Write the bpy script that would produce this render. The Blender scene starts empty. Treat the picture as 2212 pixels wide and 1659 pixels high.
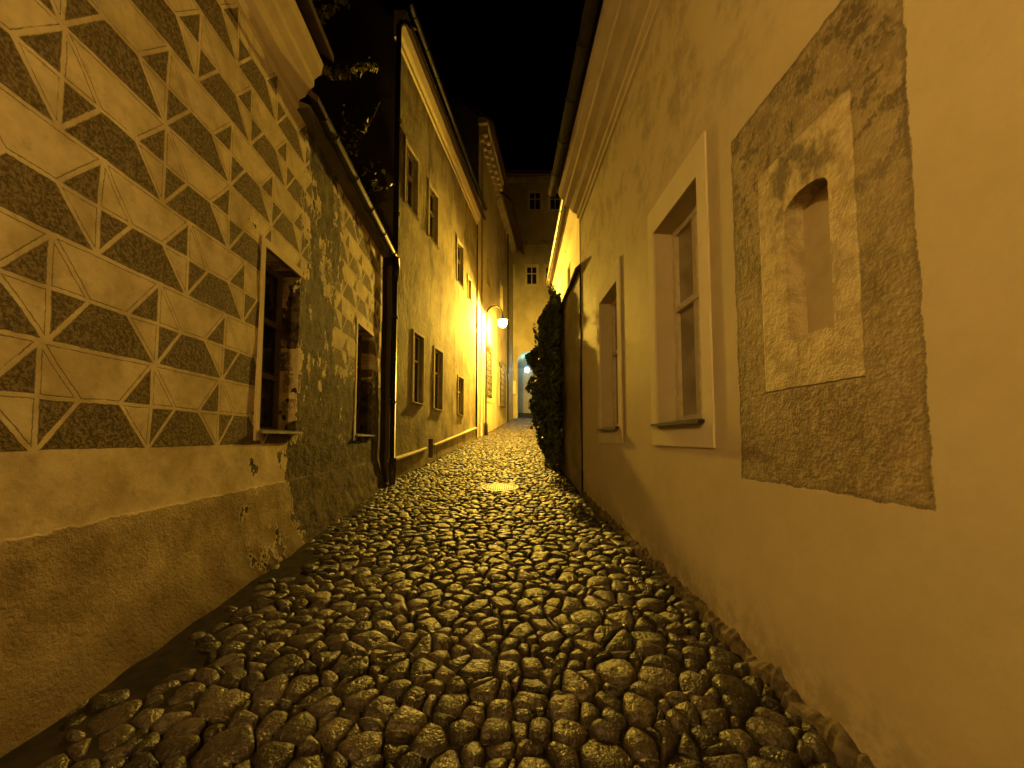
import bpy, math, random, mathutils
from mathutils import Vector, noise
random.seed(7)
rnd=random.random
def U(a,b): return a+(b-a)*random.random()
scene=bpy.context.scene
COL=scene.collection

def g(y):
    k=(y-9.0)
    sp=k if k>20 else math.log(1+math.exp(k))
    return 0.06*y+0.065*sp

# ---------------------------------------------------------------- nodes
class G:
    def __init__(s,name,rough=0.85,spec=0.3):
        s.mat=bpy.data.materials.new(name); s.mat.use_nodes=True
        s.nt=s.mat.node_tree; s.b=s.nt.nodes['Principled BSDF']
        s.b.inputs['Roughness'].default_value=rough
        s.b.inputs['Specular IOR Level'].default_value=spec
        tc=s.nt.nodes.new('ShaderNodeNewGeometry'); s.pos=tc.outputs['Position']
        sx=s.nt.nodes.new('ShaderNodeSeparateXYZ'); s.nt.links.new(s.pos,sx.inputs[0])
        s.x,s.y,s.z=sx.outputs
    def i(s,sock,v):
        if isinstance(v,bpy.types.NodeSocket): s.nt.links.new(v,sock)
        elif isinstance(v,(tuple,list)) and len(v)==3 and sock.type=='RGBA': sock.default_value=(*v,1)
        else: sock.default_value=v
    def m(s,op,a,b=0.0,c=0.0):
        n=s.nt.nodes.new('ShaderNodeMath'); n.operation=op
        s.i(n.inputs[0],a); s.i(n.inputs[1],b); s.i(n.inputs[2],c); return n.outputs[0]
    def ms(s,v,a,b,lo=0.0,hi=1.0):
        n=s.nt.nodes.new('ShaderNodeMapRange'); n.interpolation_type='SMOOTHSTEP'
        s.i(n.inputs[0],v)
        n.inputs[1].default_value=a;n.inputs[2].default_value=b;n.inputs[3].default_value=lo;n.inputs[4].default_value=hi
        return n.outputs[0]
    def vscale(s,sx,sy,sz):
        n=s.nt.nodes.new('ShaderNodeVectorMath'); n.operation='MULTIPLY'
        s.nt.links.new(s.pos,n.inputs[0]); n.inputs[1].default_value=(sx,sy,sz); return n.outputs[0]
    def noise(s,sc,det=4,ro=0.55,vec=None,dist=0.0):
        n=s.nt.nodes.new('ShaderNodeTexNoise'); s.nt.links.new(vec or s.pos,n.inputs['Vector'])
        n.inputs['Scale'].default_value=sc;n.inputs['Detail'].default_value=min(det,4 if sc<12 else 2);n.inputs['Roughness'].default_value=ro
        return n.outputs[0]
    def mix(s,f,a,b):
        n=s.nt.nodes.new('ShaderNodeMix'); n.data_type='RGBA'
        s.i(n.inputs[0],f); s.i(n.inputs[6],a); s.i(n.inputs[7],b); return n.outputs[2]
    def color(s,c): s.i(s.b.inputs['Base Color'],c)
    def bump(s,h,st=0.5,d=0.01):
        n=s.nt.nodes.new('ShaderNodeBump'); s.i(n.inputs['Height'],h)
        n.inputs['Strength'].default_value=st;n.inputs['Distance'].default_value=d
        s.nt.links.new(n.outputs[0],s.b.inputs['Normal'])

def plaster(name,c1,c2,c3=None,sc=1.2,bump=0.35,bd=0.006,streak=0.5,fine=24):
    q=G(name)
    n1=q.ms(q.noise(sc,3,.65),.35,.68)
    c=q.mix(n1,c1,c2)
    st=q.ms(q.noise(1.6,3,.65,q.vscale(2.2,2.2,.35)),.5,.75)
    dk=c3 or tuple(v*.55 for v in c1)
    c=q.mix(q.m('MULTIPLY',st,streak),c,dk)
    q.color(c)
    if bump>.2: q.bump(q.m('MULTIPLY',q.noise(8,3,.75),2.2),bump,bd)
    return q.mat

def simple(name,c,rough=.6,metal=0.0,spec=.4,var=.3,sc=8):
    q=G(name,rough,spec); q.b.inputs['Metallic'].default_value=metal
    n=q.ms(q.noise(sc,2,.6),.3,.7)
    q.color(q.mix(n,tuple(v*(1-var) for v in c),tuple(v*(1+var*.5) for v in c)))
    return q.mat

def sgraffito():
    q=G('sgraffito_plaster',.88,.25)
    w,h=.66,.575; hm=h/2; i1,i2=.205,.225
    z=q.m('SUBTRACT',q.z,1.47)
    n24=q.noise(2.4,4,.68)
    wob=q.m('MULTIPLY',q.m('SUBTRACT',n24,.5),.03)
    z=q.m('ADD',z,wob)
    row=q.m('FLOOR',q.m('DIVIDE',z,h))
    qq=q.m('SUBTRACT',z,q.m('MULTIPLY',row,h))
    r3=q.m('SUBTRACT',row,q.m('MULTIPLY',q.m('FLOOR',q.m('DIVIDE',row,3.0)),3.0))
    off=q.m('MULTIPLY',q.m('GREATER_THAN',r3,1.5),w*.44)
    off=q.m('ADD',off,q.m('MULTIPLY',q.m('SINE',q.m('MULTIPLY',row,2.3)),.035))
    sy=q.m('SUBTRACT',q.m('SUBTRACT',q.m('ADD',q.y,q.m('MULTIPLY',wob,.8)),1.94-6.6),off)
    s=q.m('SUBTRACT',sy,q.m('MULTIPLY',q.m('FLOOR',q.m('DIVIDE',sy,w)),w))
    hq=q.m('SUBTRACT',h,qq)
    a=q.m('DIVIDE',q.m('MINIMUM',qq,hq),hm)
    ws=q.m('SUBTRACT',w,s)
    dl=q.m('SUBTRACT',s,q.m('MULTIPLY',a,i1))
    dr=q.m('SUBTRACT',ws,q.m('MULTIPLY',a,i2))
    low=q.m('LESS_THAN',qq,hm)
    right=q.m('LESS_THAN',dr,0.0)
    dark=q.m('ABSOLUTE',q.m('SUBTRACT',low,right))
    d=q.m('MINIMUM',q.m('MINIMUM',q.m('MULTIPLY',q.m('ABSOLUTE',dl),.8),q.m('MULTIPLY',q.m('ABSOLUTE',dr),.8)),
        q.m('MINIMUM',q.m('MINIMUM',s,ws),q.m('MINIMUM',qq,hq)))
    dm=q.m('ABSOLUTE',q.m('SUBTRACT',qq,hm))
    d=q.m('MINIMUM',d,dm)
    nf=q.noise(48,2,.7)
    d=q.m('ADD',d,q.m('MULTIPLY',q.m('SUBTRACT',nf,.5),.011))
    inn=q.ms(d,.0135,.0165)
    darkm=q.m('MULTIPLY',dark,inn)
    groove=q.m('MULTIPLY',q.ms(d,.010,.0125),q.m('SUBTRACT',1.0,q.ms(d,.0145,.018)))
    n9=q.noise(9,4,.7)
    groove=q.m('MULTIPLY',groove,q.ms(n9,.3,.5))
    zone=q.ms(q.z,1.465,1.475)
    darkm=q.m('MULTIPLY',darkm,zone); groove=q.m('MULTIPLY',groove,zone)
    lt=q.mix(q.ms(n24,.32,.68),(.64,.54,.38),(.40,.32,.2))
    lt=q.mix(q.m('MULTIPLY',q.ms(n9,.52,.7),.4),lt,(.30,.23,.14))
    dkc=q.mix(q.ms(nf,.4,.62),(.07,.052,.032),(.19,.142,.082))
    dkc=q.mix(q.m('MULTIPLY',q.ms(n9,.55,.7),.35),dkc,(.28,.21,.13))
    c=q.mix(darkm,lt,dkc)
    c=q.mix(q.m('MULTIPLY',groove,.8),c,(.10,.07,.04))
    pl=q.m('SUBTRACT',1.0,q.ms(q.m('ADD',q.z,q.m('MULTIPLY',q.m('SUBTRACT',n9,.5),.06)),1.05,1.065))
    plc=q.mix(q.ms(n24,.35,.65),(.38,.3,.18),(.22,.165,.095))
    plc=q.mix(q.m('MULTIPLY',q.ms(n9,.48,.65),.5),plc,(.17,.125,.07))
    grim=q.m('SUBTRACT',1.0,q.ms(q.m('ADD',q.m('SUBTRACT',q.z,q.m('MULTIPLY',q.y,.06)),q.m('MULTIPLY',n24,.7)),.35,.85))
    plc=q.mix(q.m('MULTIPLY',grim,.75),plc,(.11,.08,.05))
    c=q.mix(pl,c,plc)
    pn=q.m('ADD',q.noise(1.7,4,.65,q.vscale(1,1.3,.75)),q.m('MULTIPLY',n9,.24))
    g0=q.ms(q.y,2.6,4.2,-.16,0.0)
    g1=q.ms(q.y,4.2,5.0,0.0,.30)
    g2=q.ms(q.y,5.2,6.2,0.0,-.23)
    zz=q.ms(q.z,2.2,3.2,0.0,1.0)
    grad=q.m('ADD',q.m('ADD',g0,g1),q.m('MULTIPLY',g2,zz))
    lowb=q.m('MULTIPLY',q.m('MULTIPLY',q.ms(q.y,2.8,4.2),q.m('SUBTRACT',1.0,q.ms(q.z,1.35,1.6))),.14)
    pv=q.m('ADD',pn,q.m('ADD',grad,lowb))
    peel=q.ms(pv,.80,.815)
    rim=q.m('MULTIPLY',q.ms(pv,.775,.80),q.m('SUBTRACT',1.0,peel))
    n7=q.noise(6,4,.8)
    pc=q.mix(q.ms(n7,.38,.62),(.022,.015,.010),(.12,.088,.052))
    c=q.mix(peel,c,pc)
    c=q.mix(q.m('MULTIPLY',rim,.5),c,(.74,.64,.46))
    q.color(c)
    hh=q.m('MULTIPLY',darkm,q.m('SUBTRACT',q.m('MULTIPLY',nf,3.4),3.0))
    hh=q.m('SUBTRACT',hh,groove)
    hh=q.m('ADD',hh,q.m('MULTIPLY',n9,q.m('ADD',1.3,q.m('MULTIPLY',pl,1.6))))
    hh=q.m('ADD',hh,q.m('MULTIPLY',pl,q.m('MULTIPLY',nf,1.6)))
    hh=q.m('ADD',hh,q.m('MULTIPLY',peel,q.m('ADD',-4.0,q.m('MULTIPLY',n7,8.0))))
    q.bump(hh,.9,.006)
    return q.mat

def right_wall_mat():
    q=G('smooth_ochre_plaster',.75,.3)
    n7=q.noise(6.5,4,.75)
    n=q.noise(2.4,4,.75)
    c=q.mix(q.ms(n,.3,.7),(.54,.45,.31),(.48,.395,.265))
    st=q.m('MULTIPLY',q.ms(n,.44,.66),q.ms(q.z,3.5,4.6))
    low=q.m('MULTIPLY',q.m('SUBTRACT',1.0,q.ms(q.m('SUBTRACT',q.z,q.m('MULTIPLY',q.y,.06)),.05,.5)),q.ms(n7,.35,.6))
    c=q.mix(q.m('MULTIPLY',low,.5),c,(.2,.155,.09))
    c=q.mix(q.m('MULTIPLY',st,.5),c,(.23,.18,.105))
    wob=q.m('MULTIPLY',q.m('SUBTRACT',n7,.5),.06)
    def box(yc,zc,hy,hz,wb):
        a=q.m('SUBTRACT',q.m('ABSOLUTE',q.m('SUBTRACT',q.y,yc)),hy)
        b=q.m('SUBTRACT',q.m('ABSOLUTE',q.m('SUBTRACT',q.z,zc)),hz)
        return q.m('ADD',q.m('MAXIMUM',a,b),wb)
    d=box(2.0,2.44,.565,1.16,wob)
    ins=q.m('SUBTRACT',1.0,q.ms(d,-.004,.004))
    n2=q.noise(21,2,.85)
    pc=q.mix(q.ms(n,.36,.64),(.32,.25,.15),(.19,.145,.083))
    pc=q.mix(q.m('MULTIPLY',q.ms(n2,.46,.68),.55),pc,(.42,.335,.21))
    pc=q.mix(q.m('MULTIPLY',q.m('MULTIPLY',q.ms(n7,.5,.6),q.ms(q.z,2.2,3.0)),.75),pc,(.085,.062,.036))
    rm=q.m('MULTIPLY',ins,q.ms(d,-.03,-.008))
    d2=box(1.99,2.49,.315,.67,q.m('MULTIPLY',wob,.4))
    i2=q.m('SUBTRACT',1.0,q.ms(d2,-.004,.004))
    fc=q.mix(q.ms(n7,.40,.64),(.58,.48,.31),(.38,.3,.18))
    fc=q.mix(q.m('MULTIPLY',q.ms(n,.48,.62),q.ms(q.z,2.5,3.0,.1,.85)),fc,(.12,.09,.052))
    pc=q.mix(i2,pc,fc)
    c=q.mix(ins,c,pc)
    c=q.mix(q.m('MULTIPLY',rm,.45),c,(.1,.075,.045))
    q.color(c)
    h=q.m('MULTIPLY',ins,q.m('ADD',-4.0,q.m('ADD',q.m('MULTIPLY',n2,3.0),q.m('MULTIPLY',n7,3.5))))
    h=q.m('ADD',h,q.m('MULTIPLY',i2,2.2))
    h=q.m('ADD',h,q.m('MULTIPLY',n2,.25))
    q.bump(h,.85,.006)
    return q.mat

def cobble_mat():
    q=G('cobblestone',.4,.45)
    at=q.nt.nodes.new('ShaderNodeAttribute'); at.attribute_name='rnd'
    f=at.outputs['Fac']
    n=q.noise(26,3,.8)
    c=q.mix(f,(.016,.012,.010),(.10,.078,.062))
    c=q.mix(q.m('MULTIPLY',q.ms(n,.4,.65),.7),c,(.014,.010,.008))
    q.color(c)
    q.i(q.b.inputs['Roughness'],q.ms(n,.3,.7,.3,.6))
    q.bump(q.m('ADD',q.m('MULTIPLY',n,1.3),q.m('MULTIPLY',q.noise(75,2,.7),.4)),.9,.014)
    return q.mat

M={}
M['sg']=sgraffito(); M['rw']=right_wall_mat(); M['cob']=cobble_mat()
M['trim']=plaster('window_surround_plaster',(.68,.6,.44),(.62,.54,.39),sc=2,streak=.15,bump=.15,bd=.003)
M['corn']=plaster('cornice_plaster',(.6,.51,.36),(.5,.42,.28),sc=1.5,streak=.35,bump=.2,bd=.004)
M['m1']=plaster('weathered_grey_plaster',(.38,.33,.235),(.21,.178,.122),(.08,.062,.04),sc=1.3,streak=.9,bump=.7,bd=.014)
M['m2']=plaster('pale_yellow_plaster',(.6,.53,.38),(.46,.4,.28),sc=1.,streak=.4,bump=.5,bd=.01)
M['m3']=plaster('old_cream_plaster',(.52,.46,.33),(.36,.31,.21),sc=1.,streak=.5,bump=.5,bd=.01)
M['f']=plaster('distant_plaster',(.42,.37,.27),(.3,.26,.18),sc=.6,streak=.4,bump=.3,bd=.01)
M['gw']=plaster('garden_wall_plaster',(.26,.21,.135),(.15,.12,.075),sc=1.3,streak=.7,bump=.6,bd=.012)
M['niche']=plaster('niche_plaster',(.42,.34,.215),(.35,.275,.17),sc=4,streak=.5,bump=.3,bd=.004)
M['dark']=plaster('dark_brown_plaster',(.14,.11,.075),(.1,.08,.055),sc=1,streak=.5)  # even dark brown plaster, shared by gables, eave board and vent backing
M['roof']=simple('clay_tile_roof',(.07,.04,.03),.8)
M['metal']=simple('dark_painted_metal',(.03,.026,.022),.42,.4,.5)
M['zinc']=simple('zinc_sheet',(.28,.26,.22),.4,.7,.5)
M['wood']=simple('painted_window_wood',(.52,.45,.32),.5,0,.4,.15,20)
M['dwood']=simple('dark_window_wood',(.12,.095,.065),.5,0,.4,.3,20)
M['glass']=simple('dark_window_glass',(.012,.012,.012),.08,0,.6,.1)
M['curt']=simple('curtained_window_glass',(.25,.205,.135),.12,0,.7,.3,3)
M['dirt']=simple('dirt_ground',(.02,.015,.011),.95,0,.1,.5,12)
M['stone']=simple('rubble_stone',(.13,.1,.065),.85,0,.3,.6,16)
M['iron']=simple('cast_iron',(.06,.05,.04),.5,0,.45,.5,20)
M['bark']=simple('bark',(.06,.045,.03),.9)
def leafmat(name,c):
    q=G(name,.45,.4); q.color(q.mix(q.noise(3,2,.6),tuple(v*.5 for v in c),tuple(v*1.5 for v in c))); return q.mat
M['leaf']=leafmat('ivy_leaf',(.08,.10,.03)); M['leaf2']=leafmat('tree_leaf',(.3,.3,.12))
def emis(name,c,st,transp=True):
    m=bpy.data.materials.new(name); m.use_nodes=True; nt=m.node_tree; nt.nodes.clear()
    o=nt.nodes.new('ShaderNodeOutputMaterial'); e=nt.nodes.new('ShaderNodeEmission'); e.inputs[0].default_value=(*c,1); e.inputs[1].default_value=st
    t=nt.nodes.new('ShaderNodeBsdfTransparent'); a=nt.nodes.new('ShaderNodeAddShader')
    nt.links.new(e.outputs[0],a.inputs[0]); nt.links.new(t.outputs[0],a.inputs[1]); nt.links.new(a.outputs[0],o.inputs[0])
    m.cycles.emission_sampling='NONE'
    return m
SOD=(1,.59,.06); SOD2=(1,.53,.08)
M['globe']=emis('lit_lamp_globe',(1,.82,.35),30)
M['cglobe']=emis('lit_cool_lamp',(.5,.95,1),14)

# ---------------------------------------------------------------- mesh helpers
def obj(name,verts,faces,mat,parent=None,smooth=False):
    me=bpy.data.meshes.new(name); me.from_pydata([tuple(v) for v in verts],[],faces); me.update()
    if smooth:
        me.polygons.foreach_set('use_smooth',[True]*len(me.polygons))
    o=bpy.data.objects.new(name,me); COL.objects.link(o)
    if mat: me.materials.append(mat)
    if parent: o.parent=parent
    return o
def empty(name,loc=(0,0,0)):
    o=bpy.data.objects.new(name,None); COL.objects.link(o); o.empty_display_size=.2
    return o
class Mesh:
    def __init__(s): s.v=[]; s.f=[]
    def add(s,vs,fs):
        k=len(s.v); s.v+=list(vs); s.f+=[tuple(i+k for i in f) for f in fs]
    def out(s,name,mat,parent=None,smooth=False): return obj(name,s.v,s.f,mat,parent,smooth)
class Fr:
    """wall frame: s along, n outwards to street, z up"""
    def __init__(f,A,B,side):
        f.A=Vector((A[0],A[1],0)); B=Vector((B[0],B[1],0)); f.L=(B-f.A).length
        f.T=(B-f.A)/f.L; f.N=Vector((f.T.y,-f.T.x,0))*side
    def p(f,s,n,z):
        v=f.A+f.T*s+f.N*n; return (v.x,v.y,z)
    def sy(f,y): return (y-f.A.y)/f.T.y
def box(ms,f,s0,s1,n0,n1,z0,z1):
    vs=[f.p(s,n,z) for s in (s0,s1) for n in (n0,n1) for z in (z0,z1)]
    ms.add(vs,[(0,1,3,2),(4,6,7,5),(0,4,5,1),(2,3,7,6),(0,2,6,4),(1,5,7,3)])
def wall(name,f,s0,s1,zb,zt,ops,mat,parent,depth=.28,step=1.5,disp=None,zbf=None,smooth=False):
    S={s0,s1};Z={zb,zt}
    for o in ops: S|={o[0],o[1]}; Z|={o[2],o[3]}
    def fill(X):
        X=sorted(X); r=[X[0]]
        for a,b in zip(X,X[1:]):
            n=max(1,int(math.ceil((b-a)/step-1e-6)))
            r+=[a+(b-a)*k/n for k in range(1,n+1)]
        return r
    S=fill(S);Z=fill(Z)
    vs=[];idx={}
    for i,s in enumerate(S):
        for j,z in enumerate(Z):
            idx[i,j]=len(vs); vs.append(f.p(s,disp(s,z) if disp else 0,z))
    def isop(i,j):
        if i<0 or j<0 or i>=len(S)-1 or j>=len(Z)-1: return False
        a=(S[i]+S[i+1])/2;b=(Z[j]+Z[j+1])/2
        return any(o[0]<a<o[1] and o[2]<b<o[3] for o in ops)
    fs=[];back={}
    def bk(i,j):
        if (i,j) not in back:
            back[i,j]=len(vs); vs.append(f.p(S[i],-depth,Z[j]))
        return back[i,j]
    for i in range(len(S)-1):
        for j in range(len(Z)-1):
            if isop(i,j): continue
            fs.append((idx[i,j],idx[i+1,j],idx[i+1,j+1],idx[i,j+1]))
            if isop(i+1,j): fs.append((idx[i+1,j],idx[i+1,j+1],bk(i+1,j+1),bk(i+1,j)))
            if isop(i-1,j): fs.append((idx[i,j],idx[i,j+1],bk(i,j+1),bk(i,j)))
            if isop(i,j+1): fs.append((idx[i,j+1],idx[i+1,j+1],bk(i+1,j+1),bk(i,j+1)))
            if isop(i,j-1): fs.append((idx[i,j],idx[i+1,j],bk(i+1,j),bk(i,j)))
    return obj(name,vs,fs,mat,parent,False)
def window(f,s0,s1,z0,z1,depth,parent,fm,gm,nx=2,rows=(.62,),fw=.055,sill=True,sm='zinc'):
    fr=Mesh(); nb=-depth+.0; nf=-depth+.06
    box(fr,f,s0,s0+fw,nb,nf,z0,z1); box(fr,f,s1-fw,s1,nb,nf,z0,z1)
    box(fr,f,s0+fw,s1-fw,nb,nf-.002,z0,z0+fw); box(fr,f,s0+fw,s1-fw,nb,nf-.002,z1-fw,z1)
    for k in range(1,nx):
        c=s0+(s1-s0)*k/nx; box(fr,f,c-.035,c+.035,nb,nf-.004,z0+fw,z1-fw)
    for r in rows:
        c=z0+(z1-z0)*r; box(fr,f,s0+fw,s1-fw,nb,nf+.006,c-.03,c+.03)
    fr.out('window_frame',M[fm],parent)
    gl=Mesh(); box(gl,f,s0+.01,s1-.01,nb-.03,nb+.02,z0+.01,z1-.01); gl.out('window_glass',M[gm],parent)
    if sill:
        sl=Mesh()
        vs=[f.p(s,n,z) for s in (s0-.03,s1+.03) for n,z in ((nf+.01,z0+.03),(.07,z0-.005),(.07,z0-.03),(nf+.01,z0+.0))]
        sl.add(vs,[(0,1,2,3),(4,7,6,5),(0,4,5,1),(1,5,6,2),(2,6,7,3),(3,7,4,0)])
        sl.out('window_sill',M[sm],parent)
def surround(f,s0,s1,z0,z1,ws,wt,wb,parent,mat,th=.016):
    t=Mesh()
    box(t,f,s0-ws,s0,-.004,th,z0-wb,z1+wt); box(t,f,s1,s1+ws,-.004,th,z0-wb,z1+wt)
    box(t,f,s0,s1,-.004,th,z1,z1+wt); box(t,f,s0,s1,-.004,th,z0-wb,z0)
    return t.out('window_surround',M[mat],parent)
def extrude(f,s0,s1,prof,name,mat,parent,closed=True):
    k=len(prof); vs=[f.p(s0,n,z) for n,z in prof]+[f.p(s1,n,z) for n,z in prof]
    fs=[(i,(i+1)%k,k+(i+1)%k,k+i) for i in range(k if closed else k-1)]
    if closed: fs+=[tuple(range(k)),tuple(range(2*k-1,k-1,-1))]
    return obj(name,vs,fs,mat,parent)
def tube(path,r,name,mat,parent,seg=12):
    P=[Vector(p) for p in path]; vs=[];fs=[]
    up=Vector((0,0,1)); prevX=None
    for i,p in enumerate(P):
        t=(P[min(i+1,len(P)-1)]-P[max(i-1,0)]).normalized()
        if prevX is None:
            a=up if abs(t.z)<.9 else Vector((1,0,0)); x=t.cross(a).normalized()
        else: x=(prevX-t*prevX.dot(t)).normalized()
        prevX=x; y=t.cross(x)
        rr=r[i] if isinstance(r,(list,tuple)) else r
        for k in range(seg):
            a=2*math.pi*k/seg; vs.append(p+x*rr*math.cos(a)+y*rr*math.sin(a))
    for i in range(len(P)-1):
        for k in range(seg):
            k2=(k+1)%seg; fs.append((i*seg+k,i*seg+k2,(i+1)*seg+k2,(i+1)*seg+k))
    fs+=[tuple(range(seg)),tuple(range((len(P)-1)*seg,len(P)*seg))[::-1]]
    return obj(name,vs,fs,mat,parent,True)
def gutter(f,s0,s1,n,z,r,parent,name='gutter'):
    pr=[(n+r*math.cos(a),z+r*math.sin(a)) for a in [math.pi+math.pi*k/10 for k in range(11)]]
    pr+=[(n+(r-.008)*math.cos(a),z+(r-.008)*math.sin(a)) for a in [2*math.pi-math.pi*k/10 for k in range(11)]]
    extrude(f,s0,s1,pr,name,M['metal'],parent)
    br=Mesh(); s=s0+.3
    while s<s1:
        pr2=[(n+(r+.012)*math.cos(a),z+(r+.012)*math.sin(a)) for a in [math.pi+math.pi*k/8 for k in range(9)]]
        pr2+=[(n+(r+.002)*math.cos(a),z+(r+.002)*math.sin(a)) for a in [2*math.pi-math.pi*k/8 for k in range(9)]]
        k=len(pr2); vs=[f.p(s,a,b) for a,b in pr2]+[f.p(s+.03,a,b) for a,b in pr2]
        br.add(vs,[(i,(i+1)%k,k+(i+1)%k,k+i) for i in range(k)]+[tuple(range(k)),tuple(range(2*k-1,k-1,-1))]); s+=.8
    br.out(name+'_brackets',M['metal'],parent)
def shell(f,s0,s1,ze,zb,depth,rise,mat,parent,over=.35,near=True):
    h=depth/2
    for s,nm in ((s0+.003,'gable_wall'),(s1-.003,'back_gable_wall')):
        pr=[(0-.002,zb),(-.002,ze),(-h,ze+rise),(-depth,ze),(-depth,zb)]
        obj(nm,[f.p(s,n,z) for n,z in pr],[(0,1,2,3,4)],mat,parent)
    sl=rise/h; th=.14
    pr=[(over,ze-over*sl+.14),(-h,ze+rise+.14),(-depth-over,ze-over*sl+.14),(-depth-over,ze-over*sl+.14+th),(-h,ze+rise+.14+th),(over,ze-over*sl+.14+th)]
    extrude(f,s0-.06,s1+.0,pr,'roof',M['roof'],parent)
def archfill(ms,f,s0,s1,zs,zt,n0,n1,k=10):
    c=(s0+s1)/2; a=(s1-s0)/2; b=zt-zs
    for sg,cor in ((-1,s0),(1,s1)):
        arc=[(c+sg*a*math.cos(math.pi/2*i/k),zs+b*math.sin(math.pi/2*i/k)) for i in range(k+1)]
        for (x0,z0),(x1,z1) in zip(arc,arc[1:]):
            ms.add([f.p(cor,n0,zt),f.p(x0,n0,z0),f.p(x1,n0,z1)],[(0,1,2)])
            ms.add([f.p(x0,n0,z0),f.p(x1,n0,z1),f.p(x1,n1,z1),f.p(x0,n1,z0)],[(0,1,2,3)])

# ---------------------------------------------------------------- ground
ys=[-40+1.0*i for i in range(36)]+[-4+.25*i for i in range(0,141)]+[32+2*i for i in range(60)]
xs=[-60,-30,-12,-6]+[-3+.25*i for i in range(22)]+[3,6,12,30,60]
vs=[];fs=[]
def XL(y):
    return (-2.286-.064*y) if y<8.2 else (-4.1+.15*y if y>8.9 else -2.8)
def XR(y):
    if y<7.5: return 1.6-.03*y
    if y<15: return 1.375-.01*(y-7.5)
    return 1.3+.5*(y-15)/13
for y in ys:
    for x in xs:
        z=g(min(y,40))-.032+.012*noise.noise(Vector((x*3,y*3,0)))
        if -3.5<y<7.5:
            k=max(0,1-(x-XL(y))/.75); z+=.05*k if x<0 else 0
        vs.append((x,y,z))
nx=len(xs)
for j in range(len(ys)-1):
    for i in range(nx-1): fs.append((j*nx+i,j*nx+i+1,(j+1)*nx+i+1,(j+1)*nx+i))
obj('ground',vs,fs,M['dirt'],None,True)

def cobbles():
    dx,dy=.15,.098
    y0,y1=.1,28.5; x0=-3.2
    ni=int(5.4/dx); nj=int((y1-y0)/dy)
    pts={}
    for j in range(nj):
        for i in range(ni):
            x=x0+(i+.5*(j%2))*dx+U(-.5,.5)*dx; y=y0+j*dy+U(-.48,.48)*dy
            w=U(-.003,.003)
            big=math.exp(-((x-.8)/.5)**2-((y-3.0)/1.4)**2)
            if rnd()<.12+.2*big: w+=.006+.006*big
            elif rnd()<.25: w-=.0045
            pts[i,j]=(x,y,w)
    V=[];F=[];R=[]
    for (i,j),(px,py,pw) in pts.items():
        if px<XL(py)+.05 or px>XR(py)-.06: continue
        if px<XL(py)+.4+.4*noise.noise(Vector((py*.9,3,0))) and py<4.5 and rnd()<.75: continue
        if ((px+.25)/.37)**2+((py-8.1)/.37)**2<1: continue
        poly=[(-.2,-.14),(.2,-.14),(.2,.14),(-.2,.14)]
        for di in range(-2,3):
            for dj in range(-3,4):
                if di==0 and dj==0: continue
                q=pts.get((i+di,j+dj))
                if not q: continue
                qx,qy=q[0]-px,q[1]-py
                c=(qx*qx+qy*qy-q[2]+pw)/2
                out=[]; n=len(poly)
                for k in range(n):
                    a=poly[k]; b=poly[(k+1)%n]
                    da=a[0]*qx+a[1]*qy-c; db=b[0]*qx+b[1]*qy-c
                    if da<=0: out.append(a)
                    if (da<0)!=(db<0) and abs(da-db)>1e-9:
                        t=da/(da-db); out.append((a[0]+(b[0]-a[0])*t,a[1]+(b[1]-a[1])*t))
                poly=out
                if len(poly)<3: break
            if len(poly)<3: break
        if len(poly)<3: continue
        cx=sum(p[0] for p in poly)/len(poly); cy=sum(p[1] for p in poly)/len(poly)
        mr=sum(math.hypot(p[0]-cx,p[1]-cy) for p in poly)/len(poly)
        if mr<.026: continue
        gap=U(.002,.010)
        pp=[]
        for p in poly:
            d=math.hypot(p[0]-cx,p[1]-cy); k=max(.3,1-gap/max(d,.01))
            pp.append((cx+(p[0]-cx)*k,cy+(p[1]-cy)*k))
        rd_=U(.12,.26)
        ch=[]
        for k in range(len(pp)):
            a=pp[k];b=pp[(k+1)%len(pp)]
            ch.append((a[0]*(1-rd_)+b[0]*rd_,a[1]*(1-rd_)+b[1]*rd_)); ch.append((a[0]*rd_+b[0]*(1-rd_),a[1]*rd_+b[1]*(1-rd_)))
        n=len(ch)
        tx,ty=random.gauss(0,.08),random.gauss(0,.11); hz=U(-.016,.010)
        base=len(V); r=rnd()**1.3
        gx,gy=px+cx,py+cy; g0=g(gy); sl=(g(gy+.05)-g(gy-.05))/.1
        dome=U(.6,1.4)
        for sc,zz in ((1.0,-.055),(1.0,-.024),(.93,-.006),(.78,.005),(.42,.011)):
            for (x,y) in ch:
                ax=(x-cx)*sc; ay=(y-cy)*sc
                nz=.012*noise.noise(Vector(((gx+ax)*15,(gy+ay)*15,r*30)))+.006*noise.noise(Vector(((gx+ax)*40,(gy+ay)*40,r*30))) if zz>-.03 else 0
                V.append((gx+ax,gy+ay,g0+sl*ay+zz*dome+hz+tx*ax+ty*ay+nz)); R.append(r)
        V.append((gx,gy,g0+.011*dome+hz+.012*noise.noise(Vector((gx*15,gy*15,r*30))))); R.append(r)
        for q in range(4):
            for k in range(n):
                k2=(k+1)%n; F.append((base+q*n+k,base+q*n+k2,base+(q+1)*n+k2,base+(q+1)*n+k))
        for k in range(n): F.append((base+4*n+k,base+4*n+(k+1)%n,base+5*n))
    o=obj('cobblestone_street',V,F,M['cob'],None,True)
    at=o.data.attributes.new('rnd','FLOAT','POINT'); at.data.foreach_set('value',R)
cobbles()

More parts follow.
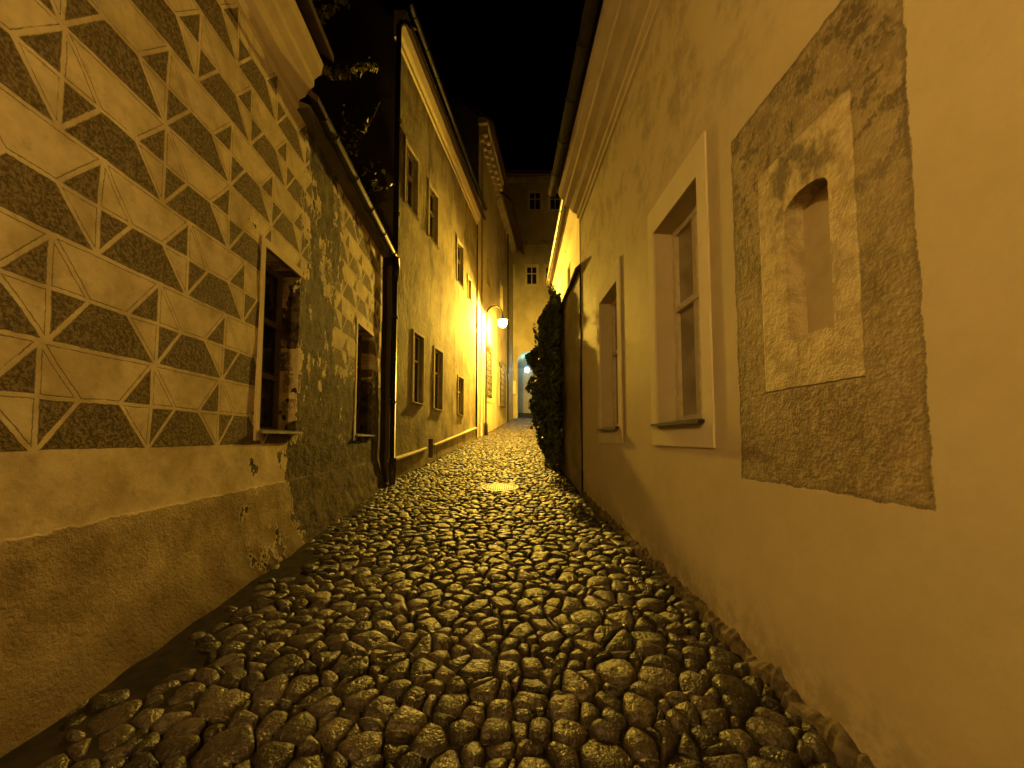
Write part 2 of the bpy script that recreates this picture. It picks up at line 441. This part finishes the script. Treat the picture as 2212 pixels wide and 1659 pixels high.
def manhole(x,y):
    ms=Mesh(); z=g(y)+.014; sl=.08
    def ring(r0,z0,r1,z1,seg=40):
        vs=[]
        for r,zz in ((r0,z0),(r1,z1)):
            for k in range(seg):
                a=2*math.pi*k/seg; vs.append((x+r*math.cos(a),y+r*math.sin(a),z+zz+sl*r*math.sin(a)))
        ms.add(vs,[(k,(k+1)%seg,seg+(k+1)%seg,seg+k) for k in range(seg)])
    ring(.40,-.05,.39,0);ring(.39,0,.34,.002);ring(.34,.002,.325,-.012);ring(.325,-.012,.31,-.012);ring(.31,-.012,.305,.0);ring(.305,.0,0.001,.001)
    for i in range(-6,7):
        for j in range(-6,7):
            if (i*i+j*j)*.0021>.078: continue
            cx,cy=i*.046,j*.046
            vs=[(x+cx+a,y+cy+b,z+c+sl*(cy+b)) for c in (0,.010) for a,b in ((-.014,-.014),(.014,-.014),(.014,.014),(-.014,.014))]
            ms.add(vs,[(4,5,6,7),(0,1,5,4),(1,2,6,5),(2,3,7,6),(3,0,4,7)])
    ms.out('manhole_cover',M['iron'])
manhole(-.25,8.1)

# ---------------------------------------------------------------- left: sgraffito house
H=empty('sgraffito_house')
fL=Fr((-2.286+.384,-6),(-2.286-.064*8.15,8.15),1)
sy=fL.sy
def dl(s,z):
    y=fL.A.y+s*fL.T.y
    gz=z-g(y)
    d=.02*noise.noise(Vector((y*.7,z*.7,5)))+.006*noise.noise(Vector((y*3,z*3,9)))
    if z<1.055: d+=.014
    k=max(0,(.75-gz))/.75
    d+=.12*k*k+ (0.04*noise.noise(Vector((y*4,z*5,1))))*k
    return d
opsL=[(sy(3.82),sy(4.6),1.62,3.5),(sy(6.62),sy(7.55),1.6,3.55)]
w=wall('facade_wall',fL,0,fL.L,-.6,5.45,opsL,M['sg'],H,.3,.06,dl)
w.data.polygons.foreach_set('use_smooth',[True]*len(w.data.polygons))
w.data.set_sharp_from_angle(angle=math.radians(40))
for o in opsL:
    window(fL,o[0],o[1],o[2],o[3],.27,H,'dwood','glass',2,(.33,.66),.05)
    t=Mesh(); a,b,c,d=o
    box(t,fL,a-.06,a,-.02,.022,c-.1,d+.08); box(t,fL,a,b,-.02,.022,d,d+.08)
    t.out('window_surround',M['corn'],H)
extrude(fL,sy(-6),sy(4.35),[(0,5.44),(.035,5.46),(.035,5.56),(.10,5.60),(.14,5.68),(.2,5.74),(.2,5.82),(.28,5.9),(.30,6.02),(.0,6.04)],'cornice',M['corn'],H)
extrude(fL,sy(4.35)+.002,sy(8.15),[(.0,5.452),(.12,5.47),(.16,5.5),(.0,5.56)],'eave_board',M['dark'],H)
gutter(fL,sy(4.5),sy(8.2),.24,5.5,.075,H)
extrude(fL,sy(-6),sy(4.35),[(.42,6.05),(-5,10.2),(-5,10.35),(.42,6.14)],'roof',M['roof'],H)
extrude(fL,sy(4.37),sy(8.2),[(.24,5.56),(-5,9.6),(-5,9.75),(.24,5.64)],'rear_roof',M['roof'],H)
obj('gable_wall',[fL.p(sy(8.14),n,z) for n,z in ((-.003,-.5),(-.003,5.45),(-5,9.5),(-9,6),(-9,-.5))],[(0,1,2,3,4)],M['dark'],H)
px,py=-2.60,8.45
D=empty('drainpipe')
tube([(-2.64,py,11.15),(-2.64,py,10.9),(-2.62,py,.5)],.062,'pipe',M['metal'],D)
tube([(-2.37,8.9,11.62),(-2.45,8.75,11.5),(-2.6,8.5,11.3),(-2.64,8.45,11.1)],.055,'swan_neck',M['metal'],D)
tube([(px-.01,py,1.1),(px,py,g(py)-.02)],.082,'pipe_boot',M['iron'],D)
tube([(-2.50,8.15,5.45),(-2.53,8.3,5.3),(-2.6,8.42,5.05)],.05,'gutter_inlet',M['metal'],D)
for z in (2.3,4.2,6.6,8.8): tube([(-2.62,py,z),(-2.62,py,z+.05)],.075,'pipe_clamp',M['metal'],D)

# ---------------------------------------------------------------- mid-left houses
def fM(y0,y1): return Fr((-4.1+.15*y0,y0),(-4.1+.15*y1,y1),1)
H1=empty('weathered_town_house'); f=fM(8.75,16.8); sy=f.sy
def md(s,z): return .025*noise.noise(Vector((s*.5,z*.5,2)))+.006*noise.noise(Vector((s*3,z*3,4)))
ops=[(sy(a),sy(b),c,d) for a,b,c,d in ((9.35,10.1,7.45,9.07),(10.95,11.7,7.45,9.07),(13.8,14.6,7.3,8.9),(15.3,15.8,7.2,8.1),
   (10.0,10.68,2.48,4.33),(11.55,12.3,2.42,4.27),(14.05,14.75,2.4,3.8),(11.15,11.5,.95,1.5))]
w=wall('facade_wall',f,0,f.L,-.3,11.6,ops,M['m1'],H1,.18,.2,md)
for o in ops[:-1]:
    window(f,*o,.16,H1,'wood','glass',2,(.62,),.04)
    surround(f,*o,.06,.06,.03,H1,'m3',.03)
t=Mesh(); box(t,f,ops[-1][0]-.02,ops[-1][1]+.02,-.2,-.12,.9,1.55); t.out('vent_dark_backing',M['dark'],H1)  # dark panel behind the basement vent, its colour standing in for inner shade
pm=Mesh(); k=40
for i in range(k):
    a=f.L*i/k;b=f.L*(i+1)/k; ya=f.A.y+a*f.T.y;yb=f.A.y+b*f.T.y
    if ops[-1][0]-.1<(a+b)/2<ops[-1][1]+.1: continue
    za=g(ya)+.42;zb=g(yb)+.42
    vs=[f.p(s,n,z+dz) for s,z in ((a,za),(b,zb)) for n,dz in ((-.03,0),(.06,0),(.06,.04),(-.03,.09))]
    pm.add(vs,[(0,1,2,3),(4,7,6,5),(0,4,5,1),(1,5,6,2),(2,6,7,3)])
pm.out('plinth_moulding',M['m3'],H1)
extrude(f,-.1,f.L,[(-.03,11.1),(.05,11.12),(.05,11.25),(.12,11.3),(.2,11.5),(.28,11.62),(.28,11.75),(-.03,11.78)],'cornice',M['trim'],H1)
gutter(f,-.15,f.L+.05,.38,11.86,.08,H1)
shell(f,0,f.L,11.6,-.3,9,5.5,M['dark'],H1,.4)

H2=empty('stepped_town_house'); f=fM(16.8,21.2); sy=f.sy
ops=[(sy(18.5),sy(19.7),3.6,6.1),(sy(18.6),sy(19.4),9.2,10.8)]
wall('facade_wall',f,0,f.L,0,16.2,ops,M['m2'],H2,.2,.4,lambda s,z:.06+md(s,z))
def grille(f,o,parent):
    t=Mesh(); s0,s1,z0,z1=o; n=7
    for k in range(n+1):
        s=s0+(s1-s0)*k/n; box(t,f,s-.012,s+.012,.1,.124,z0-.05,z1+.05)
    for k in range(9):
        z=z0+(z1-z0)*k/8; box(t,f,s0-.05,s1+.05,.124,.14,z-.012,z+.012)
    t.out('window_grille',M['metal'],parent)
for o in ops: window(f,*o,.18,H2,'wood','glass',2,(.62,),.06)
grille(f,ops[0],H2)
t=Mesh(); s=.2
while s<f.L: box(t,f,s,s+.22,.05,.42,15.5,15.9); box(t,f,s+.03,s+.19,.05,.25,15.25,15.5); s+=.5
t.out('corbels',M['trim'],H2)
extrude(f,0,f.L,[(.03,15.9),(.45,15.9),(.5,16.1),(.03,16.2)],'cornice',M['trim'],H2)
shell(f,0,f.L,16.3,0,9,4.0,M['dark'],H2,.75)
tube([f.p(.5,.13,15.5),f.p(.5,.13,1.6)],.04,'drainpipe',M['zinc'],H2)

H3=empty('narrow_town_house'); f=fM(21.2,27.6); sy=f.sy
ops=[(sy(22.3),sy(23.9),3.4,6.0),(sy(22.5),sy(23.5),9,11),(sy(25),sy(26),9,11)]
wall('facade_wall',f,0,f.L,0,15.4,ops,M['m3'],H3,.2,.4,md)
for o in ops: window(f,*o,.18,H3,'wood','glass',2,(.62,),.06)
grille(f,ops[0],H3)
tube([f.p(3.6,.12,15.0),f.p(3.6,.12,2.3)],.05,'drainpipe',M['metal'],H3)
extrude(f,0,f.L,[(.0,15.0),(.3,15.2),(.35,15.4),(.0,15.5)],'cornice',M['m3'],H3)
shell(f,0,f.L,15.6,0,9,4.5,M['dark'],H3,.9)

HF=empty('archway_building'); f=Fr((-3,28.2),(9,28.2),1);
fx=lambda x:x+3
ops=[(fx(.42),fx(1.95),g(28.2)-.3,7.9),(fx(1.07),fx(1.9),13.0,14.4),(fx(2.5),fx(3.2),13.0,14.4),(fx(1.3),fx(2.2),18.8,20.2),(fx(2.85),fx(3.7),18.8,20.2),(fx(-.6),fx(.1),13,14.4)]
wall('facade_wall',f,0,f.L,1,21.2,ops,M['f'],HF,.25,1.0)
for o in ops[1:]:
    window(f,*o,.1,HF,'wood','glass',2,(.6,),.07); surround(f,*o,.12,.12,.12,HF,'m2',.03)
t=Mesh(); archfill(t,f,ops[0][0],ops[0][1],7.1,7.9,0,-.8); t.out('arch_head',M['f'],HF)
t=Mesh(); o=ops[0]
for s in (o[0],o[1]): t.add([f.p(s,-.25,1),f.p(s,-.25,8),f.p(s,-7,8),f.p(s,-7,1)],[(0,1,2,3)])
t.add([f.p(o[0],-.25,7.9),f.p(o[1],-.25,7.9),f.p(o[1],-7,7.9),f.p(o[0],-7,7.9)],[(0,1,2,3)])
t.add([f.p(o[0],-7,1),f.p(o[1],-7,1),f.p(o[1],-7,8),f.p(o[0],-7,8)],[(0,1,2,3)])
t.out('passage_walls',M['m2'],HF)
t=Mesh(); box(t,f,0,f.L,0,.14,16.0,16.35); t.out('string_course',M['m1'],HF)
extrude(f,-.2,f.L+.2,[(0,20.9),(.3,21.1),(.35,21.4),(0,21.5)],'cornice',M['m1'],HF)
extrude(f,-.3,f.L+.3,[(.5,21.4),(-5,25.2),(-5,25.4),(.5,21.55)],'roof',M['roof'],HF)

# ---------------------------------------------------------------- right house
HR=empty('ochre_plaster_house'); f=Fr((1.6+.18,-6),(1.6-.03*7.5,7.5),-1); fR=f; sy=f.sy
opsR=[(sy(3.01),sy(3.89),1.69,3.67),(sy(5.16),sy(6.08),1.69,3.70),(sy(1.815),sy(2.105),2.09,2.87)]
wall('facade_wall',f,0,f.L,-.7,5.95,opsR,M['rw'],HR,.27,.3,None)
for o in opsR[:2]:
    window(f,*o,.24,HR,'wood','curt',2,(.58,),.07,True,'metal')
    surround(f,*o,.14,.27,.22,HR,'trim')
o=opsR[2]; t=Mesh()
box(t,f,o[0]-.01,o[1]+.01,-.18,-.11,o[2]-.01,o[3]+.01); t.out('niche_back',M['niche'],HR)
t=Mesh(); archfill(t,f,o[0],o[1],2.80,2.87,0,-.11,8); t.out('niche_arch',M['rw'],HR)
extrude(f,0,f.L,[(0,5.86),(.03,5.87),(.03,5.93),(.07,5.96),(.07,6.03),(.16,6.08),(.22,6.16),(.31,6.2),(.31,6.3),(.4,6.36),(.44,6.44),(.44,6.5),(0,6.52)],'cornice',M['corn'],HR)
gutter(f,-.1,f.L+.12,.55,6.55,.085,HR)
extrude(f,0,f.L+.1,[(.55,6.58),(-5,10.2),(-5,10.4),(.55,6.66)],'roof',M['roof'],HR)
obj('gable_wall',[f.p(f.L-.002,n,z) for n,z in ((-.002,-.5),(-.002,6.5),(-5,10.1),(-8,7),(-8,-.5))],[(0,1,2,3,4)],M['m1'],HR)
V=[];F=[];n=500
for i in range(n+1):
    s=sy(.3)+(sy(7.5)-sy(.3))*i/n; y=f.A.y+s*f.T.y
    a=.05+.05*noise.noise(Vector((s*6,0,0)))+.03*noise.noise(Vector((s*21,0,3)))
    h=.05+.06*noise.noise(Vector((s*5,7,0)))+.035*noise.noise(Vector((s*23,3,3)))
    V+=[f.p(s,a+.03,g(y)-.06),f.p(s,a,g(y)+h*.6),f.p(s,a*.5,g(y)+h),f.p(s,-.02,g(y)+h+.015)]
for i in range(n):
    for k in range(3): F.append((i*4+k,i*4+k+1,i*4+5+k,i*4+4+k))
obj('rubble_footing',V,F,M['stone'],HR,False)

GW=empty('garden_wall')
f=Fr((1.375,7.5),(1.3,15),-1)
wall('wall_face',f,0,f.L,-.2,4.9,[],M['gw'],GW,.2,.25,lambda s,z:.03+.03*noise.noise(Vector((s,z,1))))
extrude(f,.01,f.L,[(.12,4.88),(.12,4.93),(-.35,5.35),(-.7,5.35),(-.7,4.88)],'coping',M['roof'],GW)
f2=Fr((1.3,15),(1.8,28.2),-1)
wall('upper_wall_face',f2,0,f2.L,.8,5.6,[],M['m3'],GW,.2,.4,md)
extrude(f2,.01,f2.L,[(.1,5.6),(-.3,5.9),(-.6,5.9),(-.6,5.6)],'upper_coping',M['roof'],GW)
HS=empty('peeling_white_house'); f=Fr((1.85,10.2),(1.95,16.4),-1)
wall('facade_wall',f,0,f.L,.5,8.2,[(2.,2.7,6.1,7.3)],M['m2'],HS,.2,.4,md)
window(f,2.,2.7,6.1,7.3,.18,HS,'wood','glass')
extrude(f,-.05,f.L+.05,[(0,7.9),(.1,7.95),(.28,8.15),(.28,8.3),(0,8.32)],'cornice',M['m3'],HS)
gutter(f,-.1,f.L+.3,.38,8.4,.075,HS)
shell(f,0,f.L,8.3,.5,7,4,M['m3'],HS,.4)
tube([f.p(5.9,.36,8.35),f.p(5.9,.3,8.1),f.p(5.9,.1,7.8),f.p(5.9,.08,5)],.045,'drainpipe',M['metal'],HS)

# ---------------------------------------------------------------- foliage
def leaves(name,pts,mat,parent=None,size=.09):
    V=[];F=[]
    for (x,y,z) in pts:
        s=size*U(.55,1.25)
        n=Vector((U(-1,.3),U(-1,.5),U(-.2,.9)))
        n.normalize(); a=n.orthogonal().normalized()
        a=mathutils.Quaternion(n,U(0,6.28))@a; b=n.cross(a)
        P=Vector((x,y,z)); k=len(V)
        fold=n*s*.12
        V+=[P-b*s*.5,P+a*s*.42-b*s*.1+fold,P+a*s*.26+b*s*.2+fold,P+b*s*.6,P-a*s*.26+b*s*.2+fold,P-a*s*.42-b*s*.1+fold]
        F+=[(k,k+1,k+2,k+3),(k,k+3,k+4,k+5)]
    return obj(name,V,F,mat,parent)
IV=empty('ivy')
pts=[]
N=0
while N<16000:
    y=U(9.6,13.4); t=(y-9.6)/3.8
    ramp=min(1,.12+(y-9.6)/1.1)
    top=4.6+1.0*ramp-.9*max(0,t-.6)+.8*noise.noise(Vector((y*1.9,0,3)))
    bot=g(y)+.08+ .3*abs(noise.noise(Vector((y*2,1,3))))
    z=U(bot,top)
    h=(z-bot)/(top-bot)
    th=(.16+.56*math.sin(math.pi*min(1,max(0,h*.86+.08)))**.8*ramp)*(.85+.8*noise.noise(Vector((y*1.9,z*1.9,8))))*(1-.35*max(0,t-.4))
    th=max(.06,th)
    d=th*(1-rnd()**2*.6)
    if noise.noise(Vector((y*3.2,z*3.2,d*4)))<-.3: continue
    pts.append((1.34-d,y,z)); N+=1
leaves('ivy_leaves',pts,M['leaf'],IV,.125)
for k in range(9):
    y=U(10,13.4); p=[]
    for i in range(12):
        z=g(y)+i*.36; p.append((1.22-.12*math.sin(i*.5+k),y+.15*math.sin(i*.9+k),z))
    tube(p,[.03-.002*i for i in range(12)],'ivy_stem',M['bark'],IV,6)
pts=[]
for k in range(30):
    y=U(9.9,12.6); z=U(2.0,5.4); x=1.33-U(.4,.68)
    dx_=U(-.015,.02)
    for i in range(14):
        pts.append((x+dx_*i+U(-.04,.04),y+U(-.06,.06),z-.035*i+U(-.02,.02)))
leaves('ivy_strands',pts,M['leaf'],IV,.11)

TR=empty('courtyard_tree')
tube([(-4.9,8.3,0),(-4.8,8.3,4),(-4.7,8.2,7),(-4.6,8.1,9.5),(-4.4,8.0,11.3)],[.16,.14,.1,.07,.03],'trunk',M['bark'],TR,8)
lp=[]
def limb(p0,d,n,r,lv,drop=.0,seg=.22,dens=3):
    p=Vector(p0); d=Vector(d).normalized(); path=[p.copy()]
    for i in range(n):
        d=(d+Vector((U(-.25,.25),U(-.25,.25),U(-.25,.25)-drop))).normalized()
        p=p+d*seg
        if p.y>8.55: p.y=8.5
        path.append(p.copy())
        if lv>0 and rnd()<.6: limb(p,d+Vector((U(-1,1),U(-.6,.6),U(-.6,.6))),max(3,n//2),r*.5,lv-1,drop,seg*.8,dens)
        if lv<=1:
            for q in range(dens): lp.append((p.x+U(-.09,.09),p.y+U(-.08,.08),p.z+U(-.1,.1)))
    tube(path,[r*(1-.8*i/len(path)) for i in range(len(path))],'branch',M['bark'],TR,5)
def spray(pa,dens,sp):
    tube(pa,[.02-.015*i/len(pa) for i in range(len(pa))],'branch',M['bark'],TR,5)
    for a,b in zip(pa,pa[1:]):
        a=Vector(a);b=Vector(b)
        for q in range(dens):
            p=a.lerp(b,rnd()); lp.append((p.x+U(-sp,sp),p.y+U(-sp,sp),p.z+U(-sp,sp*.5)))
spray([(-4.6,7.8,9.9),(-4.3,7.4,9.5),(-4.0,7.2,9.05),(-3.7,7.2,8.8),(-3.35,7.2,8.75),(-3.1,7.2,8.85),(-2.75,7.2,8.95)],34,.10)
spray([(-4.5,7.8,10.6),(-4.1,7.5,10.2),(-3.8,7.4,10.3),(-3.5,7.4,10.6),(-3.35,7.4,10.9)],30,.13)
spray([(-4.4,7.9,11.2),(-4.1,7.6,11.0),(-3.8,7.5,11.0),(-3.5,7.4,10.7)],16,.13)
limb((-4.1,8.3,7.1),(1.5,-.1,.9),10,.03,1,-.02,.17,1)
limb((-4.1,8.3,6.6),(1.5,-.1,1.2),9,.025,1,-.02,.17,1)
limb((-4.0,8.3,7.6),(1.5,-.1,.5),8,.02,1,-.02,.15,1)
leaves('tree_leaves',lp,M['leaf2'],TR,.11)

# ---------------------------------------------------------------- lamps
def lathe(c,prof,name,mat,parent,seg=28):
    V=[];F=[];k=len(prof)
    for r,z in prof:
        for i in range(seg):
            a=2*math.pi*i/seg; V.append((c[0]+r*math.cos(a),c[1]+r*math.sin(a),c[2]+z))
    for j in range(k-1):
        for i in range(seg): F.append((j*seg+i,j*seg+(i+1)%seg,(j+1)*seg+(i+1)%seg,(j+1)*seg+i))
    return obj(name,V,F,mat,parent,True)
def street_lamp(name,base,head,zb,power,col):
    E=empty(name); bx,by=base; hx,hy,hz=head
    top=hz+.35
    dx,dy=hx-bx,hy-by; L=math.hypot(dx,dy); R=L/2
    path=[(bx,by,zb),(bx,by,(zb+top)/2),(bx,by,top)]
    for i in range(1,13):
        a=math.pi-math.pi*i/12
        path.append((bx+dx*(.5+.5*math.cos(a)),by+dy*(.5+.5*math.cos(a)),top+R*1.15*math.sin(a)))
    path.append((hx,hy,hz+.22))
    tube(path,[.055,.048,.042]+[.038]*12+[.038],'pole',M['metal'],E,10)
    lathe((bx,by,zb),[(.09,0),(.09,.5),(.06,.6),(.05,.62)],'pole_base',M['metal'],E,16)
    lathe(head,[(.02,.27),(.05,.25),(.07,.17),(.13,.14),(.24,.09),(.25,.075),(.235,.08),(.12,.125),(.03,.13)],'shade',M['metal'],E)
    lathe(head,[(.001,-.26),(.09,-.25),(.18,-.17),(.22,-.05),(.2,.04),(.1,.1),(.001,.11)],'lamp_globe',M['globe'],E)
    ld=bpy.data.lights.new(name+'_bulb','POINT'); ld.energy=power; ld.color=col; ld.shadow_soft_size=.07
    lo=bpy.data.objects.new('lamp_bulb',ld); lo.location=(hx,hy,hz-.05); COL.objects.link(lo); lo.parent=E
street_lamp('street_lamp',(-1.22,18.0),(-.45,17.9,7.0),g(18)-.02,7600,SOD)
street_lamp('street_lamp.001',(-1.95,-1.5),(-1.35,-1.5,4.0),g(-1.5)-.02,360,SOD2)
AL=empty('archway_lantern')
lathe((1.15,29.4,6.75),[(.001,-.2),(.12,-.16),(.17,0),(.12,.16),(.001,.2)],'lamp_globe',M['cglobe'],AL,16)
tube([(1.15,29.4,7.88),(1.15,29.4,7.4),(1.15,29.4,6.93)],.02,'bracket',M['metal'],AL,8)
ld=bpy.data.lights.new('cool_bulb','POINT'); ld.energy=110; ld.color=(.45,.95,.95); ld.shadow_soft_size=.1
lo=bpy.data.objects.new('lamp_bulb',ld); lo.location=(1.15,29.4,6.75); COL.objects.link(lo); lo.parent=AL
NB=empty('notice_box'); f=Fr((-3,28.2),(9,28.2),1); t=Mesh(); box(t,f,2.95,3.3,.02,.16,4.7,5.7); t.out('case',M['wood'],NB)
t=Mesh(); box(t,f,3.0,3.25,.16,.168,4.77,5.63); t.out('panel',M['trim'],NB)

# thin haze box added to spread a glow around the far lamp
hm=bpy.data.materials.new('glow_haze'); hm.use_nodes=True; nt=hm.node_tree; nt.nodes.clear()
o_=nt.nodes.new('ShaderNodeOutputMaterial'); v_=nt.nodes.new('ShaderNodeVolumeScatter')
v_.inputs['Density'].default_value=.03; v_.inputs['Anisotropy'].default_value=.4; v_.inputs['Color'].default_value=(1,1,1,1)
nt.links.new(v_.outputs[0],o_.inputs['Volume'])
hb=Mesh(); fh=Fr((0,10.5),(0,27.9),1); box(hb,fh,0,17.4,-6,6,.2,20); hb.out('lamp_glow_haze',hm)

# ---------------------------------------------------------------- world, camera
w=bpy.data.worlds.new('World'); scene.world=w; w.use_nodes=True
nt=w.node_tree; bg=nt.nodes['Background']; sk=nt.nodes.new('ShaderNodeTexSky'); sk.sky_type='NISHITA'; sk.sun_disc=False
sk.sun_elevation=math.radians(-6); sk.sun_rotation=math.radians(200)
nt.links.new(sk.outputs[0],bg.inputs[0]); bg.inputs[1].default_value=.002
cd=bpy.data.cameras.new('Camera'); cd.sensor_width=36; cd.lens=13.52; cd.shift_y=.0305; cd.clip_start=.05; cd.clip_end=500
co=bpy.data.objects.new('Camera',cd); co.location=(0,0,1.55); co.rotation_euler=(math.radians(93.3),0,0); COL.objects.link(co)
scene.camera=co
scene.view_settings.view_transform='Standard'; scene.view_settings.look='None'; scene.view_settings.exposure=0
